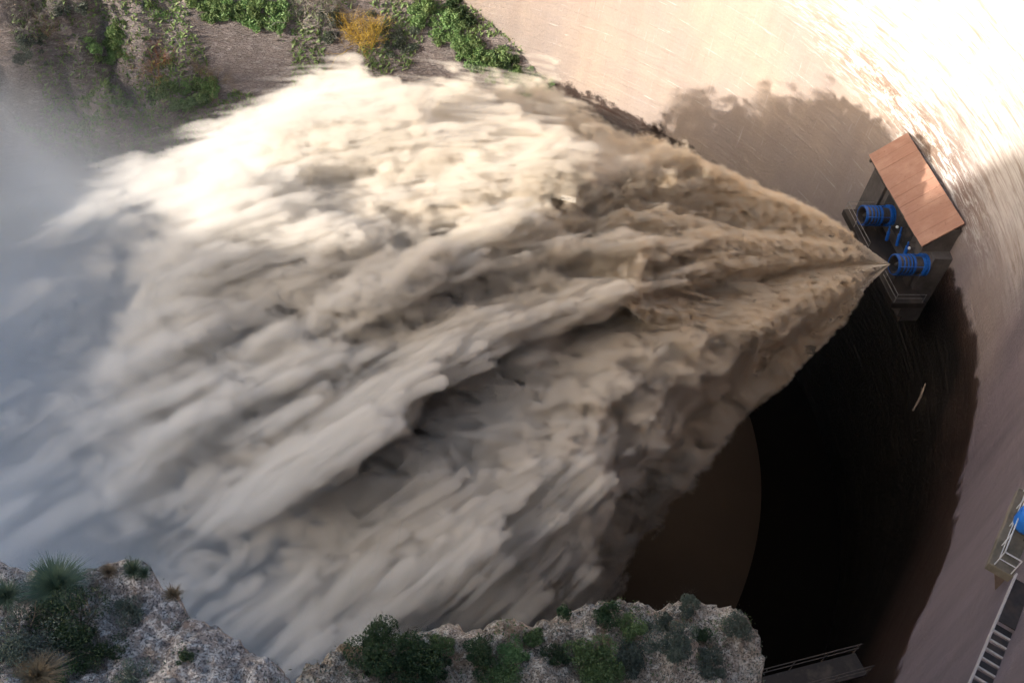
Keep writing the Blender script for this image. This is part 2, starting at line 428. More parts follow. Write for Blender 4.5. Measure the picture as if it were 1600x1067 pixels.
# slab under the valves
slab = thing('valve_platform', vp(10, 3, ZO - 67), 'dark wet concrete platform under the two blue valves with thin wire railing', 'platform')
m = MB().box(VB, VT, VN, VZ, 3.0, 16.8, HW, 4.5, -7.75, -7.05); m.build('slab', simple('wet_platform_concrete', (.04, .032, .027), .55, nscale=1.5, bd=.05), slab, bevel=.05)
RAILM = simple('worn_galvanised_steel', (.42, .40, .38), .45, .6, nscale=8)
for q in ((3.1, 4.4), (5.8, 4.4), (9.4, 4.4), (16.7, 4.4), (16.7, 1.4), (3.1, 1.4)):
    p = vp(q[0], q[1], ZO - 67.05); MB().tube(p, p + VZ * 1.05, .035, n=8).build('rail_post', RAILM, slab)
for z in (.55, 1.05):
    o_ = VZ * z
    for (p, q) in (((3.1, 4.4), (9.4, 4.4)), ((13.4, 4.4), (16.7, 4.4)), ((16.7, 4.4), (16.7, 1.4)), ((3.1, 4.4), (3.1, 1.4))):
        MB().tube(vp(*p, ZO - 67.05) + o_, vp(*q, ZO - 67.05) + o_, .028, n=8).build('rail', RAILM, slab)
BLUE = simple('blue_valve_paint', (.015, .13, .50), .38, 0, nscale=5, var=.4, dirt=(.05, .04, .03), damt=.6)
BAND = simple('muddy_steel_sleeve', (.10, .085, .075), .5, .3, nscale=6)
def valve(a_, z_, label, tip):
    base = vp(a_, HW, z_)
    v = thing('discharge_valve', base, label, 'valve', 'blue cone valves below the valve house')
    o = base; d = VN
    MB().lathe(o, d, [(0, 0), (0, 1.12), (.22, 1.12), (.22, .86), (.30, .86), (.30, 1.12), (.50, 1.12), (.50, .80)]).build('flange', BLUE, v, True)
    MB().lathe(o, d, [(.5, .80), (1.35, .80), (1.35, .86)]).build('inner_pipe', BAND, v, True)
    MB().lathe(o, d, [(1.35, .80), (1.35, .98), (1.62, .98), (1.62, .90), (3.0, .90), (3.0, .99), (3.18, .99), (3.18, .80), (2.2, .78)]).build('sleeve', BAND, v, True)
    for x in (1.36, 1.80, 2.15, 2.55, 2.98):
        wd = .26 if x in (1.36, 2.98) else .10
        MB().lathe(o, d, [(x, .89), (x, 1.01), (x + wd, 1.01), (x + wd, .89)]).build('ring', BLUE, v, True)
    MB().lathe(o, d, [(2.2, 0), (2.25, .5), (3.05, .12), (3.10, 0)], 20).build('cone', BAND, v, True)
    a = np.cross(d, VZ)
    for k in range(18):
        t = 2 * math.pi * k / 18; r_ = 1.02
        p = o + r_ * (math.cos(t) * VZ + math.sin(t) * a)
        MB().tube(p + d * .5, p + d * .62, .05, n=6).build('bolt', BLUE, v)
    for t in (R(60), R(-60), R(150), R(-150)):
        p = o + 1.04 * (math.cos(t) * VZ + math.sin(t) * a)
        MB().tube(p + d * .3, p + d * 3.1, .045, n=8).build('drive_rod', BLUE, v)
    for x in (.9, 2.6):
        MB().box(o, VT, d, VZ, -.55, .55, x - .15, x + .15, -(z_ - (ZO - 67.07)), -.72).build('saddle', BAND, v)
valve(14.0, ZO - 64.62, 'lower blue ringed cone valve with the muddy jet bursting from its mouth', True)
valve(6.1, ZO - 65.25, 'upper blue ringed cone valve, shut and dry, beside the rust brown roof', False)
for k, (q0, q1, lab) in enumerate((((1391, 353), (1385, 376), 'blue hydraulic rod on the wall, closest to the upper valve'),
                                   ((1409, 355), (1401, 384), 'longest blue hydraulic rod, middle of the three on the wall'),
                                   ((1420, 378), (1414, 396), 'blue hydraulic rod on the wall just above the lower valve'))):
    P_ = []
    for q in (q0, q1):
        d = ray(*q); c0 = np.array([0, 0, ZO]); t = (VN @ (VB - c0) + HW + .75) / (VN @ d); P_.append(c0 + d * t)
    cyl = thing('hydraulic_cylinder', P_[1], lab, 'hydraulic cylinder', 'blue rods between the valves')
    ax_ = P_[0] - P_[1]
    MB().tube(P_[1], P_[1] + ax_ * .62, .17, n=14).build('barrel', BLUE, cyl, True)
    MB().tube(P_[1] + ax_ * .62, P_[0], .09, n=10).build('rod', BLUE, cyl, True)
    MB().tube(P_[0], P_[0] - VN * .75, .06, n=8).build('bracket', BAND, cyl)
for q, lab in (((1403, 355), 'small white lamp on the wall beside the longest blue rod'), ((1422, 388), 'small white lamp on the wall beside the lower blue rod')):
    d = ray(*q); c0 = np.array([0, 0, ZO]); t = (VN @ (VB - c0) + HW + .55) / (VN @ d); p = c0 + d * t
    lp = thing('wall_lamp', p, lab, 'lamp')
    MB().lathe(p, VN, [(0, 0), (0, .13), (.1, .16), (.2, .1), (.24, 0)], 14).build('globe', simple('white_glass', (.8, .8, .78), .3, var=.05, damt=.1), lp, True)
    MB().tube(p, p - VN * .55, .03, n=6).build('bracket', BAND, lp)

# ------------------------------------------------------------------ near platform, tank and steps on the dam
NE = np.array([34.779, 52.087, 0]); NT = np.array([-.42262, -.90631, 0]); NN = np.array([-.90631, .42262, 0])
def npnt(a_, w_, z_): return NE + NT * a_ + NN * w_ + VZ * z_
PZ = ZO - 40.0
pl = thing('side_platform', npnt(22, 1, PZ), 'concrete ledge with white tube railing jutting from the dam face at the right edge', 'platform')
MB().box(npnt(0, 0, PZ), NT, NN, VZ, 18.2, 23.7, -.2, 1.15, -.5, 0).build('slab', simple('mossy_concrete', (.20, .17, .13), .85, nscale=2.2, dirt=(.05, .05, .03), damt=.9, bd=.05), pl, bevel=.04)
V = [npnt(19, -.2, PZ - .5), npnt(19, .8, PZ - .5), npnt(19, -.2, PZ - 2.4), npnt(23.2, -.2, PZ - .5), npnt(23.2, .8, PZ - .5), npnt(23.2, -.2, PZ - 2.4)]
MB().add(V, [(0, 1, 2), (5, 4, 3), (0, 3, 4, 1), (1, 4, 5, 2), (2, 5, 3, 0)]).build('bracket', simple('stained_concrete', (.13, .09, .07), .8, nscale=2), pl)
WHITE = simple('white_railing_paint', (.62, .62, .63), .45, 0, nscale=9, var=.15, damt=.3)
for a_, w_ in ((18.3, .9), (19.6, .9), (20.9, .9), (22.3, .9), (23.6, .9), (23.6, .1), (18.3, .1)):
    p = npnt(a_, w_, PZ); MB().tube(p, p + VZ * 1.05, .028, n=8).build('rail_post', WHITE, pl)
for z in (.5, 1.05):
    for (p, q) in (((18.3, .9), (23.6, .9)), ((23.6, .9), (23.6, .1)), ((18.3, .9), (18.3, .1))):
        MB().tube(npnt(*p, PZ + z), npnt(*q, PZ + z), .026 if z < 1 else .034, n=8).build('rail', WHITE, pl)
tk = thing('blue_tank', npnt(22.0, .55, PZ), 'rounded bright blue tank standing on the railed ledge at the right edge', 'tank')
TB = simple('bright_blue_paint', (.02, .17, .62), .3, nscale=3, var=.15, damt=.15)
MB().lathe(npnt(20.9, .42, PZ + .25), VZ, [(0, 0), (.02, .3), (.15, .5), (.4, .6), (1.0, .62), (1.35, .56), (1.6, .4), (1.72, .18), (1.74, 0)], 30).build('vessel', TB, tk, True)
for q in ((20.5, .1), (21.3, .1), (21.3, .75), (20.5, .75)):
    MB().tube(npnt(*q, PZ), npnt(*q, PZ + .5), .05, n=8).build('leg', BAND, tk)
MB().lathe(npnt(20.9, .42, PZ + 1.85), VZ, [(0, 0), (0, .16), (.08, .16), (.08, 0)], 16).build('cap', BLUE, tk, True)
stp = thing('access_steps', npnt(31, .5, ZO - 36), 'dark steel steps with pale treads climbing along the dam face', 'steps')
STEEL = simple('dark_steel', (.06, .055, .055), .5, .5)
PALE = simple('pale_tread_edge', (.50, .47, .46), .6, nscale=8, var=.2, damt=.3)
def stz(a_): return ZO - 36.6 + (a_ - 27.5) * .02 - (a_ - 27.5) * .16
for w_, mt in ((-.1, STEEL), (.72, PALE)):
    V0 = npnt(26.8, w_, stz(26.8)); V1 = npnt(41, w_, stz(41)); d = V1 - V0; L_ = np.linalg.norm(d); d /= L_
    MB().box(V0, d, NN, np.cross(NN, d) * (1 if np.cross(NN, d)[2] > 0 else -1), 0, L_, -.03, .03, -.22, .06).build('stringer', mt, stp)
k = 0; a_ = 29.6
while a_ < 41:
    MB().box(npnt(0, 0, stz(a_)), NT, NN, VZ, a_ - .16, a_ + .16, -.08, .69, -.04, 0).build('tread', STEEL, stp)
    MB().box(npnt(0, 0, stz(a_)), NT, NN, VZ, a_ + .16, a_ + .22, -.08, .69, -.06, .02).build('nosing', PALE, stp)
    a_ += .46
MB().box(npnt(0, 0, stz(28)), NT, NN, VZ, 26.9, 29.4, -.08, .69, -.06, 0).build('landing', STEEL, stp)

# added stick standing for a pale patch of concrete on the wet wall
def on_dam(px, py, out=.1):
    a_, z_ = dam_hit(px, py); x, y = dam_xy(a_); x1, y1 = dam_xy(a_, -1)
    if a_ > ARC: return np.array([float(x) + ty * out, float(y) - tx * out, z_])
    return np.array([float(x + (x1 - x) * out), float(y + (y1 - y) * out), z_])
p0, p1 = on_dam(1429, 642, .15), on_dam(1449, 600, .2)
m = MB(); pm = (p0 + p1) / 2 + np.array([.1, 0, .15])
m.tube(p0, pm, .09, .13, 8).tube(pm, p1, .13, .07, 8).tube(pm, pm + (p1 - pm) * .6 + np.array([-.3, 0, .25]), .06, .02, 6)
tag(m.build('pale_patch_stick', simple('pale_concrete_patch', (.52, .38, .28), .8), None, True, origin=p0), 'pale patch of concrete on the dark wet dam wall, shaped as an added stick', 'stick')

# dim walkway railing deep in the gorge
wp = [np.array(depth(1190, 1046, 62.)), np.array(depth(1322, 1038, 66.))]
wk = thing('gorge_walkway', (wp[0] + wp[1]) / 2, 'dim steel walkway with railing low in the black gorge at the bottom edge', 'walkway')
dv = wp[1] - wp[0]; wp[1] = wp[1].copy(); wp[1][2] = wp[0][2]; dv = wp[1] - wp[0]; L_ = np.linalg.norm(dv); dv /= L_; sv_ = np.cross(dv, VZ); sv_ *= np.sign(-sv_[1])
DS = simple('dull_rail_steel', (.09, .075, .07), .6, .2)
MB().box(wp[0], dv, sv_, VZ, -3, L_, 0, 1.4, -1.3, -1.1).build('deck', simple('deck_steel', (.02, .017, .016), .7), wk)
for w_ in (0, 1.4):
    for z in (0, -.5):
        MB().tube(wp[0] + sv_ * w_ + VZ * z - dv * 3, wp[1] + sv_ * w_ + VZ * z, .03, n=8).build('rail', DS, wk)
    for k in range(4):
        p = wp[0] + sv_ * w_ + dv * (L_ * (k + .02) / 3.1); MB().tube(p - VZ * 1.15, p, .03, n=8).build('rail_post', DS, wk)

# ------------------------------------------------------------------ near rocks
def limestone(name, cols, sc):
    M = Mat(name); co = M.coord()
    n1 = M.noise(co, .5 * sc, 5, .6); n2 = M.noise(co, 3.2 * sc, 9, .72, .5); n3 = M.noise(co, 9 * sc, 8, .75)
    vo = M.node('ShaderNodeTexVoronoi', {'Vector': M.node('ShaderNodeVectorMath', {0: co, 1: M.node('ShaderNodeTexNoise', {'Vector': co, 'Scale': 3 * sc}).outputs['Color']}, operation='ADD').outputs[0], 'Scale': 3.2 * sc}, feature='F1').outputs[0]
    c = M.mix(M.mr(n1, .4, .62), cols[0], cols[1])
    c = M.mix(M.mr(n2, .49, .56), c, cols[2])
    c = M.mix(M.mr(n3, .50, .58, 0, .9), c, cols[3])
    c = M.mix(M.mr(n1, .56, .70, 0, .7), c, cols[4])
    h = M.math('ADD', M.math('MULTIPLY', n2, 1.0), M.math('MULTIPLY', n3, .6)); h = M.math('SUBTRACT', h, M.math('MULTIPLY', vo, .35))
    return M.set(color=c, rough=.9, normal=M.bump(h, 1.0, .16 / sc))
def sdf_poly(X, Y, P):
    d = np.full(X.shape, 1e9); inside = np.zeros(X.shape, bool); n = len(P)
    for i in range(n):
        a = P[i]; b = P[(i + 1) % n]; e = b - a
        wx = X - a[0]; wy = Y - a[1]; t = np.clip((wx * e[0] + wy * e[1]) / (e @ e), 0, 1)
        d = np.minimum(d, np.hypot(wx - e[0] * t, wy - e[1] * t))
        c = (a[1] > Y) != (b[1] > Y)
        with np.errstate(divide='ignore', invalid='ignore'):
            xi = (b[0] - a[0]) * (Y - a[1]) / (b[1] - a[1] + 1e-12) + a[0]
        inside ^= c & (X < xi)
    return np.where(inside, -d, d)
class Rock:
    def __init__(s, name, outline, z, res, mat, label, seed, rough, drop):
        s.z = z
        P = np.array([onz(px, py - 11, z)[:2] for px, py in outline])
        lo = P.min(0) - 2.5; hi = P.max(0) + 2.5
        nx = int((hi[0] - lo[0]) / res); ny = int((hi[1] - lo[1]) / res)
        xs = np.linspace(lo[0], hi[0], nx); ys = np.linspace(lo[1], hi[1], ny)
        X, Y = np.meshgrid(xs, ys, indexing='ij')
        wob = rough * .9 * (fbm(X * 1.1, Y * 1.1, seed, 4) - .5)
        D = sdf_poly(X, Y, P) + wob
        Z = np.empty_like(X)
        for i in range(nx):
            for j in range(ny):
                v = Vector((X[i, j], Y[i, j], seed))
                Z[i, j] = .75 * mn.fractal(v * .35, .9, 2.1, 4) + .30 * (mn.turbulence(v * 1.3, 5, True) - .6) + .16 * mn.noise(v * 4) + .11 * mn.noise(v * 9)
        Z = z + rough * Z
        Z -= .45 * np.exp(-np.abs(np.minimum(D, 0)) / .5)
        o = np.maximum(D, 0)
        Z -= drop * o + .6 * np.sqrt(o) + np.where(o > 0, .5 * rough * (fbm(X * 2.2 + o * 1.2, Y * 2.2, seed + 5, 4) - .5), 0)
        s.x0, s.y0, s.xs, s.ys, s.Z = xs[0], ys[0], xs, ys, Z
        org = np.array([xs[nx // 2], ys[ny // 2], z])
        me = grid_mesh(name, np.stack([X, Y, Z], -1) - org)
        s.o = link(name, me, mat, None, True); s.o.location = tuple(org)
        tag(s.o, label, 'rock')
    def h(s, x, y):
        i = int(np.clip(np.searchsorted(s.xs, x), 0, len(s.xs) - 1)); j = int(np.clip(np.searchsorted(s.ys, y), 0, len(s.ys) - 1))
        return s.Z[i, j]
    def at(s, px, py):
        p = onz(px, py, s.z)
        for _ in range(4):
            p = onz(px, py, s.h(p[0], p[1]))
        return np.array([p[0], p[1], s.h(p[0], p[1])])
LS1 = limestone('grey_limestone', [(.50, .41, .345), (.32, .25, .21), (.80, .72, .64), (.03, .025, .025), (.30, .19, .13)], 2.2)
LS2 = limestone('tan_limestone', [(.55, .42, .31), (.35, .26, .18), (.80, .68, .54), (.035, .028, .02), (.36, .21, .12)], 1.5)
rock1 = Rock('rock_outcrop', [(-260, 880), (-60, 878), (0, 880), (40, 888), (95, 878), (150, 872), (200, 878), (235, 892), (262, 920), (300, 950), (345, 972), (375, 1012), (425, 1046), (450, 1085), (480, 1180), (520, 1450), (-400, 1500)],
             ZO - 20, .07, LS1, 'pale pitted grey limestone outcrop filling the lower left corner, scrub on top', 3, .8, 4.5)
rock2 = Rock('rock_outcrop', [(430, 1180), (450, 1090), (490, 1052), (535, 1006), (600, 994), (660, 984), (760, 976), (830, 968), (880, 958), (940, 948), (1000, 941), (1080, 931), (1120, 938), (1150, 968), (1182, 974), (1194, 1010), (1196, 1067), (1200, 1200), (1210, 1420), (420, 1480)],
             ZO - 34, .11, LS2, 'tan limestone outcrop with blunt right end at the bottom middle, green scrub on top', 8, 1.1, 5.5)

# ------------------------------------------------------------------ plants
def leafmat(name, c1, c2, c3=None, rough=.6, tr=.3):
    M = Mat(name); oi = M.node('ShaderNodeObjectInfo').outputs['Random']
    co = M.coord(); n = M.noise(co, 2.5, 3, .6)
    gi = M.node('ShaderNodeNewGeometry').outputs['Random Per Island']
    c = M.mix(M.mr(n, .35, .65), c1, c2)
    c = M.mix(M.mr(gi, .3, 1, 0, .6), c, c3 or c2)
    hs = M.node('ShaderNodeHueSaturation', {'Hue': M.mr(oi, 0, 1, .485, .515), 'Saturation': 1.0, 'Value': M.mr(oi, 0, 1, .8, 1.2), 'Color': c}).outputs[0]
    M.l.new(hs, M.b.inputs['Base Color']); M.b.inputs['Roughness'].default_value = rough
    t = M.node('ShaderNodeBsdfTranslucent', {'Color': hs}); mx = M.node('ShaderNodeMixShader', {0: tr, 1: M.b.outputs[0], 2: t.outputs[0]})
    M.l.new(mx.outputs[0], M.out.inputs['Surface'])
    return M.m
G_DARK = leafmat('dark_green_leaves', (.045, .085, .030), (.025, .05, .020), (.09, .13, .05))
G_GREY = leafmat('grey_green_leaves', (.13, .16, .11), (.08, .10, .07), (.22, .24, .20))
G_LITE = leafmat('light_green_leaves', (.12, .18, .06), (.08, .12, .04), (.20, .26, .10))
G_BRIG = leafmat('bright_green_leaves', (.18, .29, .10), (.11, .20, .065), (.32, .40, .17))
G_YEL = leafmat('yellow_twigs', (.50, .32, .05), (.36, .20, .04), (.60, .45, .12))
G_RUST = leafmat('rust_twigs', (.36, .17, .08), (.26, .12, .06), (.45, .26, .14))
G_BARE = leafmat('bare_grey_twigs', (.24, .21, .19), (.16, .14, .12), (.34, .31, .28), tr=.05)
G_GRASS = leafmat('blue_green_grass', (.07, .12, .08), (.10, .16, .11), (.20, .22, .12))
G_DRY = leafmat('dry_grass', (.28, .21, .12), (.20, .14, .08), (.36, .30, .18))
STEM = simple('woody_stem', (.14, .10, .07), .85)
def leaf_cloud(rng, n, size, r, hh, lumps=7, squash=.7):
    c = rng.normal(0, 1, (lumps, 3)); c /= np.linalg.norm(c, axis=1)[:, None]; c *= (.75 * r * rng.random((lumps, 1)) ** .5)
    c[:, 2] = np.abs(c[:, 2]) * hh / r + .35 * hh
    rr = r * (.16 + .34 * rng.random(lumps)) * (1.1 if lumps < 12 else .85)
    k = rng.integers(0, lumps, n); d = rng.normal(0, 1, (n, 3)); d /= np.linalg.norm(d, axis=1)[:, None]
    rad = rr[k] * (.55 + .5 * rng.random(n) ** .6)
    P = c[k] + d * rad[:, None] * np.array([1, 1, squash * hh / r + .3]); P[:, 2] = np.maximum(P[:, 2], .03 * r)
    # leaf quads
    a = rng.normal(0, 1, (n, 3)) + d * .6; a /= np.linalg.norm(a, axis=1)[:, None]
    b = np.cross(a, rng.normal(0, 1, (n, 3))); b /= np.linalg.norm(b, axis=1)[:, None]
    s = size * (.6 + .8 * rng.random((n, 1)))
    V = np.stack([P - a * s, P + b * s * .42, P + a * s, P - b * s * .42], 1).reshape(-1, 3)
    return V
def quads_mesh(name, V):
    n = len(V) // 4
    me = bpy.data.meshes.new(name); me.vertices.add(len(V)); me.vertices.foreach_set('co', V.reshape(-1).astype(np.float32))
    me.loops.add(len(V)); me.loops.foreach_set('vertex_index', np.arange(len(V), dtype=np.int32))
    me.polygons.add(n); me.polygons.foreach_set('loop_start', np.arange(0, len(V), 4, dtype=np.int32)); me.update(calc_edges=True)
    return me
def twigs_V(rng, n, r, hh, wd, spread=1.0, depth_=2):
    V = []
    def seg(p, q, w0, w1):
        d = q - p; s = np.cross(d, rng.normal(0, 1, 3)); s /= np.linalg.norm(s) + 1e-9
        V.extend([p - s * w0, p + s * w0, q + s * w1, q - s * w1])
    def grow(p, d, L, w, lv):
        k = 4
        for i in range(k):
            d = d + rng.normal(0, .13, 3); d /= np.linalg.norm(d); q = p + d * L / k
            seg(p, q, w * (1 - .6 * i / k), w * (1 - .6 * (i + 1) / k)); p = q
            if lv > 0 and i > 0:
                for _ in range(2):
                    e = d + rng.normal(0, .5, 3); e /= np.linalg.norm(e); grow(p, e, L * .5, w * .5, lv - 1)
    for _ in range(n):
        d = rng.normal(0, 1, 3) * spread; d[2] = abs(d[2]) * .5 + 1.0; d /= np.linalg.norm(d)
        grow(np.array([*(rng.normal(0, .08 * r, 2)), 0]), d * 1.0, hh * (.7 + .5 * rng.random()), wd, depth_)
    return np.array(V)
def grass_V(rng, n, r, hh, wd):
    V = []
    for _ in range(n):
        az = rng.random() * 2 * math.pi; lean = rng.random() ** .7
        o = np.array([math.cos(az), math.sin(az), 0]) * r * .22 * rng.random(); out = np.array([math.cos(az + rng.normal(0, .3)), math.sin(az + rng.normal(0, .3)), 0])
        L = hh * (.6 + .5 * rng.random()); side = np.cross(out, (0, 0, 1)); p = o; k = 4
        for i in range(k):
            t0, t1 = i / k, (i + 1) / k
            f = lambda t: o + out * (r * lean * t ** 1.6) + VZ * (L * (t - .45 * lean * t * t))
            w0, w1 = wd * (1 - t0 * .9), wd * (1 - t1 * .95)
            V.extend([f(t0) - side * w0, f(t0) + side * w0, f(t1) + side * w1, f(t1) - side * w1])
    return np.array(V)
rngp = np.random.default_rng(21)
def shrub(name, p, r, hh, mat, n, leaf, label, group=None, lumps=8):
    o = thing(name, p, label, 'shrub', group); del o['_o']; lumps = int(lumps * (2.2 if r > .7 else 1.5))
    link('foliage', quads_mesh('foliage', leaf_cloud(rngp, n, leaf, r, hh, lumps)), mat, o)
    link('stems', quads_mesh('stems', twigs_V(rngp, 9, r, hh * 1.15, r * .012, 1.2, 1)), STEM, o)
    return o
def tuft(p, r, hh, mat, n, label, group=None):
    o = link('grass_tuft', quads_mesh('grass_tuft', grass_V(rngp, n, r, hh, (.008 + r * .006))), mat); o.location = tuple(p)
    return tag(o, label, 'grass tuft', group)
# lower left outcrop
tuft(rock1.at(88, 884), .92, 1.0, G_GRASS, 2600, 'largest spiky blue green grass tuft on the crest of the left outcrop')
tuft(rock1.at(90, 922), .66, .68, G_GRASS, 1500, 'second spiky grass tuft just below the largest one on the left outcrop')
tuft(rock1.at(208, 895), .28, .42, G_GRASS, 260, 'thin green grass tuft on the rock edge right of the largest tuft')
tuft(rock1.at(226, 900), .22, .32, G_GRASS, 180, 'small green grass tuft at the rock edge, beside the thin one')
tuft(rock1.at(272, 932), .24, .30, G_DRY, 260, 'dry straw coloured tuft on the sloping right edge of the left outcrop')
tuft(rock1.at(12, 935), .40, .40, G_GRASS, 500, 'grey green grass clump at the left frame edge on the outcrop')
tuft(rock1.at(170, 895), .25, .22, G_DRY, 250, 'low dry tuft right behind the largest grass tuft')
shrub('scrub_bush', rock1.at(125, 985), 1.0, .55, G_DARK, 5200, .030, 'broad dark green bush in the middle of the left outcrop')
shrub('scrub_bush', rock1.at(40, 1010), .95, .5, G_GREY, 4200, .030, 'grey green bush near the left frame edge on the outcrop')
shrub('scrub_bush', rock1.at(205, 965), .50, .35, G_GREY, 1800, .026, 'small grey green bush right of the broad dark bush')
shrub('scrub_bush', rock1.at(160, 1020), .65, .42, G_DARK, 2600, .028, 'dark bush just below the broad dark green bush')
shrub('scrub_bush', rock1.at(288, 1030), .24, .26, G_DARK, 800, .024, 'single small dark bush alone on the bare pale rock')
shrub('scrub_bush', rock1.at(210, 1060), .42, .28, G_GREY, 1500, .026, 'grey green cushion bush at the bottom edge of the left outcrop')
shrub('scrub_bush', rock1.at(95, 945), .55, .32, G_GREY, 1900, .026, 'greyish heath bush directly below the second grass tuft')
tuft(rock1.at(60, 1058), .55, .35, G_DRY, 900, 'straw coloured grass clump in the bottom left corner')
shrub('scrub_bush', rock1.at(100, 1062), .5, .3, G_LITE, 1600, .026, 'light green low bush at the bottom edge left')
# bottom middle outcrop
for (px, py, r, hh, mt, n, lf, lab) in (
    (605, 1040, 1.45, 1.15, G_DARK, 6500, .05, 'big round dark green bush on the left of the middle outcrop'),
    (665, 1050, 1.0, .9, G_DARK, 3600, .05, 'dark green bush touching the big round one on its right'),
    (742, 1035, .80, .7, G_DARK, 2600, .045, 'mid sized dark bush in the centre of the middle outcrop'),
    (800, 1020, .75, .35, G_BRIG, 2400, .04, 'low bright green herbs in the centre of the middle outcrop'),
    (835, 1000, .60, .3, G_LITE, 1700, .04, 'low yellowish green patch above the bright herbs'),
    (690, 1008, .55, .3, G_LITE, 1400, .04, 'flat light green cushion behind the big round bush'),
    (877, 968, .34, .55, G_DARK, 1200, .035, 'small upright dark bush on the rim left of the rock top'),
    (945, 962, .62, .5, G_DARK, 2000, .04, 'dark green bush on the rim near the middle of the crest'),
    (985, 985, .70, .45, G_BRIG, 2100, .04, 'mid green bush just below the crest bush'),
    (1030, 980, .62, .5, G_GREY, 1800, .04, 'grey green bush below the high point of the middle outcrop'),
    (1073, 950, .48, .45, G_GREY, 1500, .035, 'round grey bush on the highest point of the middle outcrop'),
    (1148, 985, .60, .6, G_GREY, 1900, .04, 'grey bush hanging at the notch of the blunt right end'),
    (925, 1050, 1.25, .95, G_LITE, 5200, .05, 'large light green bush at the bottom edge of the middle outcrop'),
    (985, 1042, .85, .6, G_GREY, 2600, .045, 'silvery bush right of the large light green bush'),
    (1050, 1020, 1.05, .6, G_GREY, 3600, .045, 'wide silvery grey bush in the right half of the middle outcrop'),
    (1110, 1045, .80, .5, G_GREY, 2400, .045, 'grey cushion bush near the bottom right of the middle outcrop'),
    (1090, 1000, .55, .4, G_DARK, 1500, .04, 'dark small bush above the wide silvery bush'),
    (870, 1030, .60, .35, G_DARK, 1600, .04, 'dark low bush left of the large light green bush'),
    (775, 1060, .85, .5, G_BRIG, 2500, .045, 'bright green bush at the bottom edge centre')):
    shrub('scrub_bush', rock2.at(px, py), r * 1.05, hh * 1.05, mt, int(n * 1.5), lf, lab)
def rock_herbs(rock, name, n, seed, mat, thr, size):
    rg = np.random.default_rng(seed); P = []
    c = fbm(np.arange(len(rock.xs))[:, None] * .06 + 0 * rock.ys[None, :], 0 * rock.xs[:, None] + np.arange(len(rock.ys))[None, :] * .06, seed, 4)
    ii = rg.integers(0, len(rock.xs), n * 4); jj = rg.integers(0, len(rock.ys), n * 4)
    k = (c[ii, jj] > thr) & (rock.Z[ii, jj] > rock.z - 1.6); ii = ii[k][:n]; jj = jj[k][:n]
    P = np.stack([rock.xs[ii], rock.ys[jj], rock.Z[ii, jj]], 1) + rg.normal(0, 1, (len(ii), 3)) * [.05, .05, .03] + [0, 0, size]
    m_ = len(P); a = rg.normal(0, 1, (m_, 3)); a[:, 2] = abs(a[:, 2]) + .6; a /= np.linalg.norm(a, axis=1)[:, None]; b = np.cross(a, rg.normal(0, 1, (m_, 3))); b /= np.linalg.norm(b, axis=1)[:, None]
    s_ = size * (.5 + rg.random((m_, 1)))
    tag(link(name, quads_mesh(name, np.stack([P - a * s_, P + b * s_ * .4, P + a * s_ * 1.5, P - b * s_ * .4], 1).reshape(-1, 3)), mat), kind='stuff')
rock_herbs(rock2, 'low_herbs', 11000, 5, G_LITE, .56, .05)
rock_herbs(rock2, 'low_herbs', 7000, 9, G_GREY, .58, .045)
rock_herbs(rock1, 'low_herbs', 9000, 6, G_GREY, .58, .028)
rock_herbs(rock1, 'low_herbs', 6000, 12, G_DARK, .60, .028)
for (px, py, lab) in ((740, 978, 'thin bare twig standing on the rim left of centre'), (788, 982, 'short bare twig on the rim near the centre of the crest')):
    o = link('bare_twig', quads_mesh('bare_twig', twigs_V(rngp, 1, .1, 1.3, .012, .12, 0)), STEM); o.location = tuple(rock2.at(px, py)); tag(o, lab, 'twig')

# far bank vegetation
def bank_at(px, py):
    d = ray(px, py); nb_ = Hdir @ d
    t = (ZO - 74 - 1.8 * 130 - ZO) / (d[2] - 1.8 * nb_); p = d * t; p[2] += ZO
    for _ in range(3):
        a_ = Ndir[0] * p[0] + Ndir[1] * p[1]; b_ = Hdir[0] * p[0] + Hdir[1] * p[1]
        i = int(np.clip((a_ + 46) / 166 * 329, 0, 329)); j = int(np.clip((b_ - 112) / 60 * 189, 0, 189))
        dz = BANKP[i, j, 2] - p[2]
        t = t + dz / (d[2] - 1.8 * nb_) ; p = d * t; p[2] += ZO
    return p
protos = {}
def proto(key, kind):
    rg = np.random.default_rng(len(protos) + 50)
    if kind == 'leaf': me = quads_mesh('hillside_shrub', leaf_cloud(rg, 900, .16, 1.2, .95, 7))
    elif kind == 'twig': me = quads_mesh('bare_shrub', twigs_V(rg, 14, 1.0, 1.7, .028, .9, 2))
    protos[key] = me; return me
for k in range(3): proto('b%d' % k, 'leaf')
for k in range(2): proto('t%d' % k, 'twig')
def place(name, key, mat, px, py, s, label, cat, group):
    me = protos[key]
    mk = key + mat.name
    if mk not in protos:
        m2 = me.copy(); m2.materials.clear(); m2.materials.append(mat); protos[mk] = m2
    p = bank_at(px, py)
    o = bpy.data.objects.new(name, protos[mk]); COL.objects.link(o)
    o.location = (p[0], p[1], p[2] - .1); o.rotation_euler = (random.uniform(-.2, .5), random.uniform(-.2, .2), random.uniform(0, 6.28)); o.scale = (s, s, s * random.uniform(.8, 1.2))
    return tag(o, label, cat, group)
random.seed(12)
def along(pts, n, jit):
    out = []
    for _ in range(n):
        k = random.randrange(len(pts) - 1); t = random.random(); a, b = pts[k], pts[k + 1]
        out.append((a[0] + (b[0] - a[0]) * t + random.uniform(-jit, jit), a[1] + (b[1] - a[1]) * t + random.uniform(-jit, jit)))
    return out
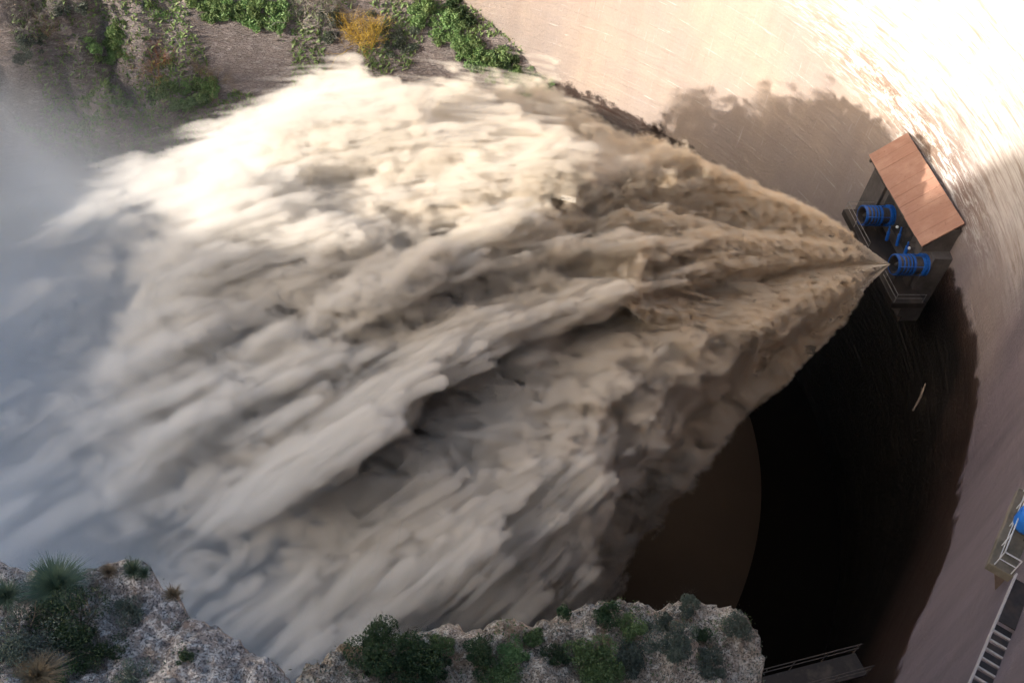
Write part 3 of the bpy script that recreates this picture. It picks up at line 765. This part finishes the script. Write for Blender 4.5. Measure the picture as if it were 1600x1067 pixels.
for (pts, n, jit, mt, s0, s1, lab, grp) in (
    ([(640, 10), (690, 40), (735, 85), (790, 115), (845, 148), (930, 195)], 120, 22, G_BRIG, .8, 1.3, 'bright green shrub in the dense strip along the foot of the sunlit dam', 'green shrubs along the dam foot'),
    ([(700, 5), (760, 60), (830, 125), (900, 170), (1000, 215)], 44, 10, G_DARK, .6, 1.0, 'darker green shrub at the seam between hillside and dam', 'dark shrubs in the dam seam'),
    ([(320, 8), (380, 22), (440, 30)], 46, 20, G_BRIG, .8, 1.3, 'bright green shrub at the top edge left of the bare grey bush', 'green shrubs at the top edge'),
    ([(235, 12), (215, 55), (185, 75), (150, 85)], 56, 24, G_BRIG, .7, 1.2, 'green shrub on the rocky cliff at the upper left', 'green shrubs on the cliff'),
    ([(225, 140), (270, 158), (330, 140)], 44, 20, G_BRIG, .7, 1.2, 'green shrub on the ledge just left of the spray tip', 'green shrubs on the ledge by the spray'),
    ([(130, 185), (180, 180), (215, 205)], 30, 20, G_BRIG, .7, 1.1, 'green shrub low on the shaded cliff in the mist', 'green shrubs in the mist'),
    ([(590, 20), (640, 60), (600, 90)], 16, 22, G_GREY, .5, .9, 'grey green shrub on the brown earth slope above the spray', 'grey shrubs on the earth slope'),
    ([(20, 130), (60, 60), (20, 20), (120, 10)], 26, 26, G_GREY, .6, 1.0, 'grey green shrub on the cliff near the upper left corner', 'grey shrubs on the cliff'),
    ([(500, 60), (530, 30), (470, 10)], 10, 14, G_GREY, .6, 1.0, 'grey green shrub behind the yellow bush', 'grey shrubs behind the yellow bush')):
    for k, (px, py) in enumerate(along(pts, n, jit)):
        place('hillside_shrub', 'b%d' % (k % 3), mt, px, py, random.uniform(s0, s1), lab, 'shrub', grp)
for k, (px, py) in enumerate(((545, 66), (562, 72), (580, 76), (570, 62))):
    place('yellow_bush', 't%d' % (k % 2), G_YEL, px, py, 1.75, 'golden yellow leafless bush standing just above the white spray', 'bush', 'golden bushes above the spray')
for k, (px, py) in enumerate(((235, 112), (250, 108))):
    place('rust_bush', 't%d' % k, G_RUST, px, py, 1.8, 'rust orange dry bush beneath the thin tip of spray', 'bush', 'rust bushes under the spray tip')
for k, (px, py) in enumerate(((480, 22), (500, 12), (520, 30), (470, 40))):
    place('bare_bush', 't%d' % (k % 2), G_BARE, px, py, 1.7, 'bare grey leafless bush at the top edge left of the yellow bush', 'bush', 'bare bushes at the top edge')
for k, (px, py) in enumerate(((20, 60), (45, 45), (8, 90), (70, 20), (30, 20))):
    place('bare_bush', 't%d' % (k % 2), G_BARE, px, py, 1.6, 'bare grey leafless bush on the cliff in the upper left corner', 'bush', 'bare bushes in the corner')
for k, (px, py) in enumerate(((60, 40), (75, 55), (310, 120), (340, 130))):
    place('dry_bush', 't%d' % (k % 2), G_DRY, px, py, 1.2, 'straw coloured dry bush clinging to the upper left cliff', 'bush', 'straw bushes on the cliff')
# low growth between the shrubs
def ground_cover():
    rg = np.random.default_rng(3); V = []
    nu, nv = BANKP.shape[:2]; n = 230000
    i = rg.random(n) * (nu - 2); j = rg.random(n) * (nv - 2); i0 = i.astype(int); j0 = j.astype(int)
    fi = (i - i0)[:, None]; fj = (j - j0)[:, None]
    P = BANKP[i0, j0] * (1 - fi) * (1 - fj) + BANKP[i0 + 1, j0] * fi * (1 - fj) + BANKP[i0, j0 + 1] * (1 - fi) * fj + BANKP[i0 + 1, j0 + 1] * fi * fj
    keep = fbm(i * .03, j * .045, 61, 4) + .12 * (i < 90) - .35 * (np.abs(i - 118) < 22) * 0 > .45
    P = P[keep & (P[:, 2] > 6)]; n = len(P)
    a = rg.normal(0, 1, (n, 3)); a[:, 2] = np.abs(a[:, 2]) + .4; a /= np.linalg.norm(a, axis=1)[:, None]; b = np.cross(a, rg.normal(0, 1, (n, 3))); b /= np.linalg.norm(b, axis=1)[:, None]
    s = .22 + .30 * rg.random((n, 1)); P = P + np.array([0, 0, .08])
    V = np.stack([P - a * s * .2, P + b * s * .4, P + a * s * 1.6, P - b * s * .4], 1).reshape(-1, 3)
    tag(link('ground_cover', quads_mesh('ground_cover', V), leafmat('hillside_grass', (.22, .32, .12), (.15, .24, .08), (.34, .38, .18))), kind='stuff')
ground_cover()

# ------------------------------------------------------------------ the water jet
Z0 = onz(1392, 413, ZO - 64.5)
AL = R(39); KG = .0058
def tongues(u, v, cu, cv, seed, dens=.8):
    """feathered billows: cells in (u downstream, v across); each rises slowly and ends in a pointed tip downstream"""
    U = u / cu; V = v / cv
    iu = np.floor(U); iv = np.floor(V); H = np.zeros_like(U)
    for du in (-2, -1, 0, 1):
        for dv in (-1, 0, 1):
            ju = iu + du; jv = iv + dv
            ou = _hash(ju, jv, seed); ov = _hash(ju, jv, seed + 7); sz = _hash(ju, jv, seed + 13)
            on = _hash(ju, jv, seed + 23) < dens
            t = (U - (ju + ou)) / (1.0 + 1.1 * sz)         # 0 upstream .. 1 tip
            c = V - (jv + ov)
            wdt = (.42 + .45 * sz) * np.sqrt(np.clip(1 - t, 0, 1)) * np.clip(t * 3.2, 0, 1) ** .5 + 1e-4
            x = np.clip(1 - (c / wdt) ** 2, 0, 1)
            h = np.sqrt(x) * np.clip(t, 0, 1) ** .7 * np.clip((1 - t) * 7, 0, 1) * (.5 + .5 * sz)
            H = np.maximum(H, np.where(on & (t > 0) & (t < 1), h, 0))
    return H
FANP = [-215, -150, -120, -106, -93, -81, -72, -62, -53, -46, -38, -28, -19, -6, 9, 22, 40, 75, 145]
FANH = [.4, .6, .8, .55, .9, .45, .62, 1.05, 1.15, .1, .75, .9, .45, 1.05, .65, .82, .42, .35, .4]
def alpha_of(psi):
    g = np.degrees(psi)
    return np.radians(np.interp(g, [-150, -90, -40, 0, 30, 75, 213], [41.5, 41, 36.5, 33.5, 31.3, 33, 40]))
def jet_frame(s, psi):
    al = alpha_of(psi); ca, sa = np.cos(al), np.sin(al)
    er = [np.cos(psi) * (0, 0, 1)[k] + np.sin(psi) * Hdir[k] for k in range(3)]
    d = [ca * Ndir[k] + sa * er[k] for k in range(3)]
    n = [-sa * Ndir[k] + ca * er[k] for k in range(3)]
    P = np.stack([Z0[k] + s * d[k] for k in range(3)], -1); P[..., 2] -= KG * s * s
    return P, np.stack(d, -1), np.stack(n, -1)
def reach(psi, seed=11):
    """how far each ray of the fan carries before it has turned to mist"""
    g = np.degrees(psi); g = (g + 180) % 360 - 180
    r = np.interp(g, [-180, -150, -120, -95, -78, -62, -48, -35, -15, 0, 15, 30, 50, 75, 120, 180], [44, 48, 51, 51, 52, 58, 76, 92, 85, 78, 75, 75, 68, 57, 46, 44])
    j = fbm(g * .16, g * 0 + 3, 77, 3) - .5 + .35 * (vnoise(g * .9, g * 0 + 8, 78) - .5) + .25 * (vnoise(g * 3.1, g * 0 + 8, 79) - .5)
    return r * (1 + .42 * j)
def build_jet(name, ns, npsi, seed, base, amp, smin, smax, psi0, psi1, mat, parent=None, soft=0.0, short=1.0, lo=0.0, hi=1.0, calm=False):
    t = np.linspace(lo, hi, ns); s = smin + (smax - smin) * (t * .45 + .55 * t ** 1.9)
    ps = np.radians(np.linspace(psi0, psi1, npsi))
    S, PS = np.meshgrid(s, ps, indexing='ij')
    if smax > 60:
        S = S / smax * (reach(PS, seed) * short)
    u = np.log(S + 4.0) * 2.2; v = PS * 2.4
    grow = sstep(2, 60, S)
    wv = v + (.10 + .45 * grow) * (fbm(u * 1.3, v * 1.5, seed + 40, 3) - .5) + .05 * (fbm(u * 9, v * 12, seed + 41, 3) - .5)
    wu = u + .45 * (fbm(u * 1.2, v * 2.6, seed + 50, 3) - .5) + .06 * (fbm(u * 9, v * 14, seed + 51, 3) - .5)
    deg = np.degrees(wv / 2.4)
    fan = np.interp(deg, FANP, FANH)
    H = fan * 0
    oct_ = [(.50, .46, 1.9), (.30, .28, 1.7), (.17, .165, 1.2), (.095, .095, .85), (.052, .055, .55), (.03, .032, .34)]
    gr = np.clip(S / 22, .0, 1)
    for k, (cu, cv, am) in enumerate(oct_):
        big = sstep(10, 52, S) if k < 2 else ((.15 + .85 * sstep(6, 34, S)) if k < 4 else (.5 + .5 * gr))
        if k >= 2: big = big * (.06 + .94 * sstep(14, 42, S))
        if calm: big = big * (1 - sstep(24, 38, S))
        H = H + am * big * tongues(wu + .37 * k, wv + .21 * k, cu, cv, seed + 100 * k)
    grain = fbm(wu * 22, wv * 30, seed + 70, 4) - .5
    bill = 1 - np.abs(2 * fbm(wu * 0 + S * 1.15 + 1.5 * wu, PS * (S + 2) * 1.2, seed + 72, 2) - 1) * 2.2      # fleecy lumps of even size near the valve
    bill2 = 1 - np.abs(2 * fbm(S * 2.7 + 3 * wu, PS * (S + 2) * 2.8, seed + 73, 2) - 1) * 2.2
    H = H + .5 * (.08 + .92 * sstep(16, 42, S)) * grain * (1 - sstep(24, 38, S) if calm else 1)
    fleece = (.52 * bill * (1 + .5 * sstep(25, 60, S)) + .40 * bill2) * sstep(1, 10, S) * (1 - .6 * sstep(50, 90, S))
    mean = 1.0 + 1.7 * sstep(10, 50, S)
    hs = H - (mean if not calm else 1.0 + 1.7 * sstep(10, 50, S) * (1 - sstep(24, 38, S)))
    sc = amp * (np.minimum(S, 55) * .068 + .03) * (1 - .25 * sstep(45, 100, S))
    P, d, n = jet_frame(S, PS)
    disp = hs * sc + base * S / 40 + amp * (fan - .75) * (np.minimum(S, 42) * .19)
    disp = disp + fleece * (1 - sstep(24, 38, S) if calm else 1)
    disp = disp - .10 * S * sstep(.78, 1.0, t[:, None] + 0 * S)
    H = H + 1.1 * fan
    P = P + n * disp[..., None] + d * (np.maximum(H - 1, 0) * sc * (.42 - .22 * sstep(30, 60, S)))[..., None]
    st = fbm(S * .09, PS * 16, seed + 80, 5)
    st2 = fbm(S * .35, PS * 45, seed + 90, 3)
    dens = H * .33 + .6 * st + .25 * (st2 - .5)
    P[..., 2] = np.maximum(P[..., 2], 1.5 + 1.0 * st)
    return P, {'s': S, 'H': H, 'dens': dens, 'across': PS}
def jet_mat(name):
    M = Mat(name)
    s = M.attr('s'); H = M.attr('H'); ac = M.attr('across')
    co = M.coord()
    sv = M.node('ShaderNodeCombineXYZ', {0: M.math('MULTIPLY', s, .35), 1: M.math('MULTIPLY', ac, 30)}).outputs[0]
    n1 = M.noise(sv, 1.0, 6, .65, .6); n2 = M.noise(co, .22, 4, .6)
    far = M.mr(M.math('ADD', s, M.mr(n2, .3, .7, -14, 14)), 12, 75)
    mud = M.mix(M.mr(n1, .3, .7), (.92, .81, .65), (.97, .92, .83))
    mud = M.mix(M.mr(H, .8, 2.6), M.mix(.25, mud, (.66, .50, .33)), mud)
    c = M.mix(far, mud, (.86, .83, .79))
    b = M.bump(M.math('ADD', M.math('MULTIPLY', n1, .3), M.math('ADD', M.noise(co, 1.3, 5, .65), M.math('MULTIPLY', M.noise(co, 4.0, 4, .6), .35))), .7, .6)
    dif = M.node('ShaderNodeBsdfDiffuse', {'Color': c, 'Normal': b})
    tr = M.node('ShaderNodeBsdfTranslucent', {'Color': c, 'Normal': b})
    mx = M.node('ShaderNodeMixShader', {0: .12, 1: dif.outputs[0], 2: tr.outputs[0]})
    M.l.new(mx.outputs[0], M.out.inputs['Surface'])
    return M.m
def spray_volume(name, density, near, far, thin=None, grain=None):
    """pale spray: muddy by the valve, whiter as it breaks up"""
    M = Mat(name); M.n.remove(M.b)
    tc = M.node('ShaderNodeTexCoord').outputs['Object']
    ln = M.node('ShaderNodeVectorMath', {0: tc}, operation='LENGTH').outputs['Value']
    c = M.mix(M.mr(ln, 28, 84), near, far)
    side = M.node('ShaderNodeVectorMath', {0: tc, 1: tuple(Hdir)}, operation='DOT_PRODUCT').outputs['Value']
    ln = M.math('ADD', ln, M.mr(side, -34, -12, -5, 0))
    if thin: density = M.mr(ln, 38, 72, density, thin)
    if grain:
        gn = M.node('ShaderNodeTexNoise', {'Vector': M.node('ShaderNodeMapping', {0: tc, 'Rotation': (0, 0, R(-17)), 'Scale': (.6, 1, 1)}).outputs[0], 'Scale': grain, 'Detail': 2.0, 'Roughness': .6}).outputs[0]
        density = M.math('MULTIPLY', M.mr(gn, .40, .60, .03, 2.2), density)
        c = M.mix(M.mr(gn, .42, .60), tuple(x ** 2.1 for x in near) if not thin else M.mix(M.mr(ln, 18, 64), tuple(x ** 1.9 for x in near), (.96, .935, .90)), c)
    pv = M.node('ShaderNodeVolumePrincipled', {'Color': c, 'Density': density, 'Anisotropy': 0.0})
    M.l.new(pv.outputs[0], M.out.inputs['Volume'])
    return M.m
def geo_volume(name, me, mat, voxel, band=1.0, points=False, parent=None):
    ng = bpy.data.node_groups.new(name, 'GeometryNodeTree')
    ng.interface.new_socket('Geometry', in_out='INPUT', socket_type='NodeSocketGeometry')
    ng.interface.new_socket('Geometry', in_out='OUTPUT', socket_type='NodeSocketGeometry')
    gi = ng.nodes.new('NodeGroupInput'); go = ng.nodes.new('NodeGroupOutput'); l = ng.links
    sm = ng.nodes.new('GeometryNodeSetMaterial'); sm.inputs['Material'].default_value = mat
    if points:
        na = ng.nodes.new('GeometryNodeInputNamedAttribute'); na.data_type = 'FLOAT'; na.inputs['Name'].default_value = 'rad'
        mp = ng.nodes.new('GeometryNodeMeshToPoints'); l.new(gi.outputs[0], mp.inputs['Mesh']); l.new(na.outputs[0], mp.inputs['Radius'])
        mv = ng.nodes.new('GeometryNodePointsToVolume'); mv.resolution_mode = 'VOXEL_SIZE'
        mv.inputs['Density'].default_value = 1.0; mv.inputs['Voxel Size'].default_value = voxel
        l.new(na.outputs[0], mv.inputs['Radius']); l.new(mp.outputs[0], mv.inputs[0])
    else:
        mv = ng.nodes.new('GeometryNodeMeshToVolume'); mv.resolution_mode = 'VOXEL_SIZE'
        mv.inputs['Density'].default_value = 1.0; mv.inputs['Voxel Size'].default_value = voxel
        mv.inputs['Interior Band Width'].default_value = band
        l.new(gi.outputs[0], mv.inputs[0])
    l.new(mv.outputs[0], sm.inputs[0]); l.new(sm.outputs[0], go.inputs[0])
    me.materials.append(mat)
    o = link(name, me, None, parent); md = o.modifiers.new('volume', 'NODES'); md.node_group = ng
    return o
jet = empty('water_jet', tuple(Z0))
tag(jet, 'muddy brown water jet fanning out of the lower blue valve and breaking into white spray', 'water jet')
JM = jet_mat('muddy_spray')
def jet_core():
    P, at = build_jet('core', 900, 700, 11, 0, 1.0, .02, 90, -150, 80, None, short=.60, calm=True)
    Pf, d, n = jet_frame(at['s'], at['across'])
    P = P - n * (0.15 * sstep(2, 6, at['s']) + .35 * sstep(7, 12, at['s']) + .9 * sstep(11, 19, at['s']) + 2.2 * sstep(18, 30, at['s']) + 5.0 * sstep(30, 48, at['s']))[..., None]
    me = grid_mesh('water_sheet', P - np.array(Z0), at)
    link('water_sheet', me, JM, jet, True)
    P, at = build_jet('under', 160, 110, 31, -5, .9, .02, 88, 78, 212, None, short=.62, calm=True)
    link('lower_water_sheet', grid_mesh('lower_water_sheet', P - np.array(Z0), at), JM, jet, True)
jet_core()
def closed_tube(name, P):
    me = grid_mesh(name, P, {}, closed_v=True)
    bm = bmesh.new(); bm.from_mesh(me); bm.verts.ensure_lookup_table()
    n0 = P.shape[1]; m0 = (P.shape[0] - 1) * n0
    bm.faces.new([bm.verts[k] for k in range(n0)][::-1]); bm.faces.new([bm.verts[m0 + k] for k in range(n0)])
    bmesh.ops.recalc_face_normals(bm, faces=bm.faces)
    bm.to_mesh(me); bm.free()
    return me
def jet_body():
    def body(name, ns, npsi, a, b, off, dens, voxel, band, thin=None, grain=None):
        P, at = build_jet('vol', ns, npsi, 11, 0, 1.0, 1.5, 104, -180, 180, None, lo=a, hi=b)
        Pf, d, n = jet_frame(at['s'], at['across'])
        P = P + n * off(at['s'])[..., None]
        P = P[:, :-1] - np.array(Z0)
        return tag(geo_volume(name, closed_tube(name, P), spray_volume('dense_' + name, dens, (.955, .865, .735), (.992, .986, .98), thin, grain), voxel, band, parent=jet), kind='stuff')
    body('near_spray', 700, 1000, .04, .52, lambda s: .42 - .50 * sstep(12, 3, s), 4.5, .14, .30, None, 1.5)
    body('far_spray', 680, 760, .42, 1.0, lambda s: .0 * s, 3.0, .24, .50, .16, .62)
jet_body()
def wisps():
    """streaks of droplets torn off the crests, each thinning to a pointed tip downstream"""
    rng = np.random.default_rng(5)
    Pg, at = build_jet('wisp', 300, 300, 11, 0, 1.0, 1.5, 104, -155, 75, None)
    S, H, PS = at['s'], at['H'], at['across']
    _, D, Nn = jet_frame(S, PS)
    clump = fbm(np.log(S + 4) * 5, PS * 5, 91, 3)
    wgt = sstep(2.2, 4.2, H) * sstep(.42, .62, clump) * np.clip(S / 60, .0, 1) ** 2 * sstep(20, 36, S) * (1 + 3 * sstep(-72, -95, np.degrees(PS)))
    p = (wgt / wgt.sum()).ravel()
    n = 15000
    idx = rng.choice(p.size, n, p=p)
    pts = []; rad = []
    for q in idx:
        i, j = divmod(int(q), S.shape[1]); s0 = S[i, j]
        L = s0 * (.025 + .10 * rng.random() ** 1.7); r0 = s0 * (.0028 + .009 * rng.random() ** 2)
        m = int(L / (r0 * .45)) + 3; t = np.linspace(0, 1, m)[:, None]
        dirn = D[i, j].copy(); dirn[2] -= 2 * KG * s0
        dirn = dirn / np.linalg.norm(dirn) + rng.normal(0, .035, 3)
        P = Pg[i, j] + Nn[i, j] * rng.normal(.1, .6) * r0 + dirn * (t * L) - np.array([0, 0, KG]) * (t * L) ** 2
        P = P + np.cumsum(rng.normal(0, .05 * r0, (m, 3)), 0)
        r = (r0 * np.sqrt(np.clip(t * 5, .1, 1)) * np.clip(1 - t, .1, 1) ** .9)[:, 0]
        ok = P[:, 2] > 3
        pts.append(P[ok]); rad.append(r[ok])
    P = np.concatenate(pts) - np.array(Z0); r = np.concatenate(rad)
    print('wisp points', len(P))
    me = bpy.data.meshes.new('wisps'); me.vertices.add(len(P)); me.vertices.foreach_set('co', P.reshape(-1).astype(np.float32))
    at = me.attributes.new('rad', 'FLOAT', 'POINT'); at.data.foreach_set('value', np.maximum(r, .13).astype(np.float32))
    w_ = geo_volume('spray_streaks', me, spray_volume('fine_spray', 2.2, (.965, .89, .78), (.992, .986, .98), .25), .15, points=True, parent=jet)
    tag(w_, kind='stuff')
wisps()

# ------------------------------------------------------------------ mist over the pool
def mist():
    ng = bpy.data.node_groups.new('mist_field', 'GeometryNodeTree')
    ng.interface.new_socket('Geometry', in_out='OUTPUT', socket_type='NodeSocketGeometry')
    n = ng.nodes; l = ng.links
    def nd(t, ins=None, **kw):
        x = n.new(t)
        for k, v in kw.items(): setattr(x, k, v)
        for k, v in (ins or {}).items():
            if isinstance(v, bpy.types.NodeSocket): l.new(v, x.inputs[k])
            else: x.inputs[k].default_value = v
        return x
    pos = nd('GeometryNodeInputPosition').outputs[0]
    sep = nd('ShaderNodeSeparateXYZ', {0: pos})
    X, Y, Z = sep.outputs
    def m(op, a, b=0.0, cl=False):
        x = nd('ShaderNodeMath', {0: a, 1: b}, operation=op); x.use_clamp = cl; return x.outputs[0]
    def mr(v, a, b, c=0.0, d=1.0, it='SMOOTHSTEP'):
        return nd('ShaderNodeMapRange', {0: v, 1: a, 2: b, 3: c, 4: d}, interpolation_type=it).outputs[0]
    # coordinates along (A) and across (B) the gorge
    A = m('ADD', m('MULTIPLY', X, float(Ndir[0])), m('MULTIPLY', Y, float(Ndir[1])))
    B = m('ADD', m('MULTIPLY', X, float(Hdir[0])), m('MULTIPLY', Y, float(Hdir[1])))
    rt = nd('ShaderNodeVectorRotate', {'Vector': pos, 'Rotation': (R(20), R(-30), R(-17))}, rotation_type='EULER_XYZ').outputs[0]
    mp = nd('ShaderNodeVectorMath', {0: rt, 1: (.45, 1, 1)}, operation='MULTIPLY').outputs[0]
    no = nd('ShaderNodeTexNoise', {'Vector': mp, 'Scale': .09, 'Detail': 5.0, 'Roughness': .6, 'Distortion': .8}).outputs[0]
    body = mr(no, .34, .66, .06, 1.0)
    start = mr(m('ADD', A, m('MULTIPLY', m('SUBTRACT', 74.0, B), .35)), -12, 26)                     # only downstream of the landing zone
    top = m('ADD', 24.0, mr(A, 0, 70, 0, 14))
    hz = m('SUBTRACT', 1.0, mr(m('SUBTRACT', Z, top), -14, 9))
    dens = m('MULTIPLY', m('MULTIPLY', m('MULTIPLY', body, mr(B, 68, 38, 1.0, 3.4)), start), m('MULTIPLY', hz, mr(B, 14, 34)))
    dens = m('MULTIPLY', m('MULTIPLY', dens, mr(A, 150, 120)), mr(B, 110, 90))
    vc = nd('GeometryNodeVolumeCube', {'Density': dens, 'Background': 0.0, 'Min': (-150, 0, 3.2), 'Max': (20, 135, 50),
                                       'Resolution X': 150, 'Resolution Y': 120, 'Resolution Z': 42})
    M = Mat('mist'); M.n.remove(M.b)
    pv = M.node('ShaderNodeVolumePrincipled', {'Color': (.93, .965, 1, 1), 'Density': .30, 'Anisotropy': .0})
    M.l.new(pv.outputs[0], M.out.inputs['Volume'])
    sm = nd('GeometryNodeSetMaterial', {0: vc.outputs[0], 'Material': M.m})
    go = nd('NodeGroupOutput'); l.new(sm.outputs[0], go.inputs[0])
    me = bpy.data.meshes.new('mist'); me.materials.append(M.m)
    o = link('mist', me); md = o.modifiers.new('mist', 'NODES'); md.node_group = ng
    return tag(o, kind='stuff')
mist()
